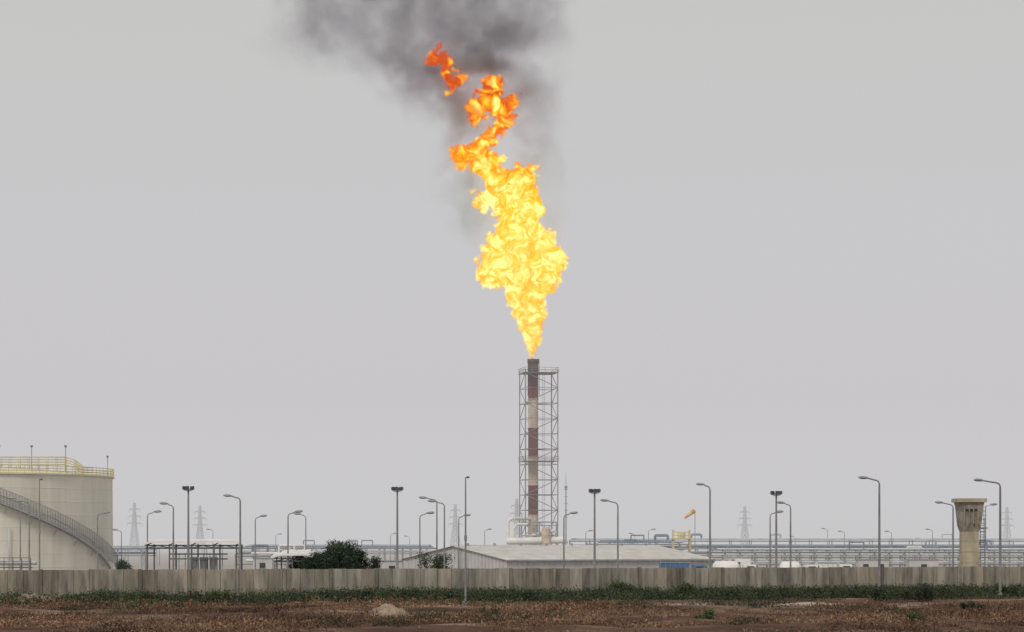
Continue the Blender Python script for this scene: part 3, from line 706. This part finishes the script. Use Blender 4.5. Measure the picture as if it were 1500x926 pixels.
# ------------------------------------------------ guard tower
def tower():
    root=empty('concrete_watchtower'); D=292; cx=X(1419.5,D); sc_=D/F
    q=MB(); w=24*sc_
    q.box(cx,D,Z(779,D)/2,w,w,Z(779,D),'towerc'); 
    for i in range(5):
        zz=2+i*1.3; q.box(cx,D,zz,w+.04,w+.04,.05,'towerd')
    q.obj('shaft',False,root)
    q=MB()
    z0=Z(779,D);z1=Z(770,D);z2=Z(742,D);z3=Z(736,D);z4=Z(730.5,D)
    def ring(w0,za,w1,zb,k):
        i=len(q.v)
        for w_,z_ in((w0,za),(w1,zb)):
            for dx,dy in((-1,-1),(1,-1),(1,1),(-1,1)): q.v.append((cx+dx*w_/2,D+dy*w_/2,z_))
        for j in range(4): q.f.append([i+j,i+(j+1)%4,i+4+(j+1)%4,i+4+j]); q.m.append(q.mi(k))
    ring(w,z0,30*sc_,z1,'towerd'); ring(30*sc_,z1,35*sc_,z2,'towerd'); ring(35*sc_,z2,38*sc_,z3,'towerd'); 
    q.box(cx,D,(z3+z4)/2,44*sc_,44*sc_,z4-z3,'towerc')
    for dx in(-.8,-.27,.27,.8): q.box(cx+dx,D-17.2*sc_,(z1+z2)/2+.1,.07,.3,(z2-z1)*.9,'towerc')
    for dx in(-.53,0,.53): q.box(cx+dx,D-16.9*sc_,z2-.45,.38,.12,.28,'glass')
    q.obj('cabin',False,root)
    q=MB(); lx=cx+w/2+.55
    for dx in(-.22,.22): q.tube((lx+dx,D-.4,0),(lx+dx,D-.4,z1+1),.035,'steel_dark',n=4)
    z=.4
    while z<z1: 
        q.tube((lx-.22,D-.4,z),(lx+.22,D-.4,z),.025,'steel_dark',n=4); z+=.35
    for z in np.arange(5.5,z1+2.6,.5):
        for t in range(8):
            a=t/8*math.pi-math.pi; b=(t+1)/8*math.pi-math.pi
            q.tube((lx+.42*math.cos(a),D-.4+.5*math.sin(a),z),(lx+.42*math.cos(b),D-.4+.5*math.sin(b),z),.025,'steel_dark',n=4)
    for a in(-2.6,-1.6,-.6): q.tube((lx+.42*math.cos(a),D-.4+.5*math.sin(a),5.5),(lx+.42*math.cos(a),D-.4+.5*math.sin(a),z1+2.5),.03,'steel_dark',n=4)
    q.box(lx,D-.4,z1-.3,1.1,1.2,.1,'steel_dark')
    q.obj('caged_ladder',False,root)
tower()

# ------------------------------------------------ vehicles behind the wall
def wheel(q,x,y,r=.5):
    q.tube((x,y-.15,r),(x,y+.15,r),r,'tyre',n=16); q.tube((x,y-.17,r),(x,y+.17,r),r*.5,'steel',n=10)
def truck(name,px0,px1,ytop,D,body,kind):
    q=MB(); x0=X(px0,D);x1=X(px1,D); zt=Z(ytop,D); L=x1-x0; cab=2.0
    for x in(x0+1.0,x0+2.1,x1-1.1):
        for y in(D-1.1,D+1.1): wheel(q,x,y)
    q.box((x0+x1)/2,D,.95,L,1.0,.3,'steel_dark')
    cx=x1-cab/2
    q.box(cx,D,1.55,cab,2.4,1.1,body); q.box(cx-.1,D,2.55,cab-.25,2.3,.9,body,taper=.88)
    q.box(x1-.25,D,2.5,.25,2.0,.6,'glass'); q.box(cx,D-1.14,2.5,.9,.1,.55,'glass'); q.box(x1,D,1.1,.15,2.4,.35,'steel')
    bl=L-cab-.3; bc=x0+bl/2
    if kind=='box':
        q.box(bc,D,(1.2+zt)/2,bl,2.5,zt-1.2,body)
        for i in range(int(bl/.6)+1): q.box(x0+.05+i*.6,D-1.28,(1.2+zt)/2,.07,.06,zt-1.25,'pipeblue' if body=='blue' else 'shedroof')
        for z in (zt-.15,1.4): q.box(bc,D-1.3,z,bl,.05,.1,'steel')
    else:
        r=(zt-1.3)/2
        i0=[(x0,.55*r),(x0+.3,r*.92),(x0+.6,r),(x0+bl-.6,r),(x0+bl-.3,r*.92),(x0+bl,.55*r)]
        for (a,ra),(b,rb) in zip(i0[:-1],i0[1:]): q.tube((a,D,1.3+r),(b,D,1.3+r),ra,body,rb,n=20)
        for t in(.25,.5,.75): q.tube((x0+bl*t,D,zt-.05),(x0+bl*t,D,zt+.18),.25,'steel',n=10)
        q.tube((x0+.5,D,zt+.1),(x0+bl-.5,D,zt+.1),.04,'steel',n=4)
    q.obj(name)
truck('box_truck',966,1036,822.5,298,'blue','box')
truck('tanker_truck',1044,1110,821.5,303,'white','tank')
truck('tanker_truck',1142,1200,822,300,'white','tank')
truck('box_truck',1196,1250,822.5,306,'white','box')
def car(px,D,k):
    q=MB(); x=X(px,D)
    for dx in(-1.35,1.35):
        for dy in(-.8,.8): wheel(q,x+dx,D+dy,.36)
    q.box(x,D,.75,4.5,1.8,.6,k,taper=.96); q.box(x-.2,D,1.35,2.7,1.6,.62,'glass',taper=.78); q.box(x-.2,D,1.68,2.0,1.2,.06,k)
    q.obj('parked_car')
car(940,292,'white')
def cabin(p0,p1,ytop,D,k='white'):
    q=MB(); x0=X(p0,D);x1=X(p1,D);zt=Z(ytop,D)
    q.box((x0+x1)/2,D,zt/2,x1-x0,3,zt,k); q.box((x0+x1)/2,D,zt+.06,x1-x0+.3,3.3,.12,'steel')
    n=max(1,int((x1-x0)/2.5))
    for i in range(n): q.box(x0+(x1-x0)*(i+.5)/n,D-1.52,zt-1.1,.9,.08,.8,'glass'); q.box(x0+(x1-x0)*(i+.5)/n,D-1.56,zt-1.55,1.0,.1,.07,'steel')
    q.obj('site_cabin')
cabin(1060,1098,817,390); cabin(1255,1300,820,400,'shedwall'); cabin(1330,1372,820,380,'shedwall'); cabin(372,400,818,380,'shedwall')
cabin(560,590,822,360,'shedwall')

# ------------------------------------------------ world, sun, camera
w=bpy.data.worlds.new('World'); sc.world=w; w.use_nodes=True; nt=w.node_tree; nt.nodes.clear()
g=NG('',nt)
out=g.n('ShaderNodeOutputWorld'); sky=g.n('ShaderNodeTexSky'); sky.sky_type='NISHITA'; sky.sun_disc=False
sd=Vector((-0.35,-0.75,0.8)).normalized()
sky.sun_elevation=math.asin(sd.z); sky.sun_rotation=math.atan2(sd.x,sd.y); sky.dust_density=5
b1=g.n('ShaderNodeBackground'); nt.links.new(sky.outputs[0],b1.inputs[0]); b1.inputs[1].default_value=0.008
tc=g.n('ShaderNodeTexCoord'); sx=g.n('ShaderNodeSeparateXYZ'); nt.links.new(tc.outputs['Generated'],sx.inputs[0])
rp=g.n('ShaderNodeValToRGB'); e=rp.color_ramp.elements
e[0].position=0; e[0].color=(0.610,0.602,0.615,1); e[1].position=0.9; e[1].color=(0.52,0.51,0.50,1)
for pos,c in((0.06,(0.568,0.552,0.567)),(0.14,(0.562,0.549,0.556)),(0.23,(0.548,0.545,0.522))):
    k=e.new(pos); k.color=(*c,1)
nt.links.new(sx.outputs['Z'],rp.inputs[0])
b2=g.n('ShaderNodeBackground'); nt.links.new(rp.outputs[0],b2.inputs[0]); b2.inputs[1].default_value=1.0
ad=g.n('ShaderNodeAddShader'); nt.links.new(b1.outputs[0],ad.inputs[0]); nt.links.new(b2.outputs[0],ad.inputs[1]); nt.links.new(ad.outputs[0],out.inputs[0])
sl=bpy.data.lights.new('sun','SUN'); sl.energy=1.5; sl.angle=math.radians(12); sl.color=(1,.96,.9)
so=bpy.data.objects.new('sun',sl); so.rotation_euler=sd.to_track_quat('Z','Y').to_euler(); sc.collection.objects.link(so)
cam=bpy.data.cameras.new('camera'); cam.lens=85; cam.sensor_width=36; cam.shift_y=337/1500; cam.clip_start=1; cam.clip_end=60000
co=bpy.data.objects.new('camera',cam); co.location=(0,0,CAMH); co.rotation_euler=(math.radians(90),0,0); sc.collection.objects.link(co); sc.camera=co
sc.view_settings.view_transform='Standard'; sc.view_settings.look='None'; sc.view_settings.exposure=0
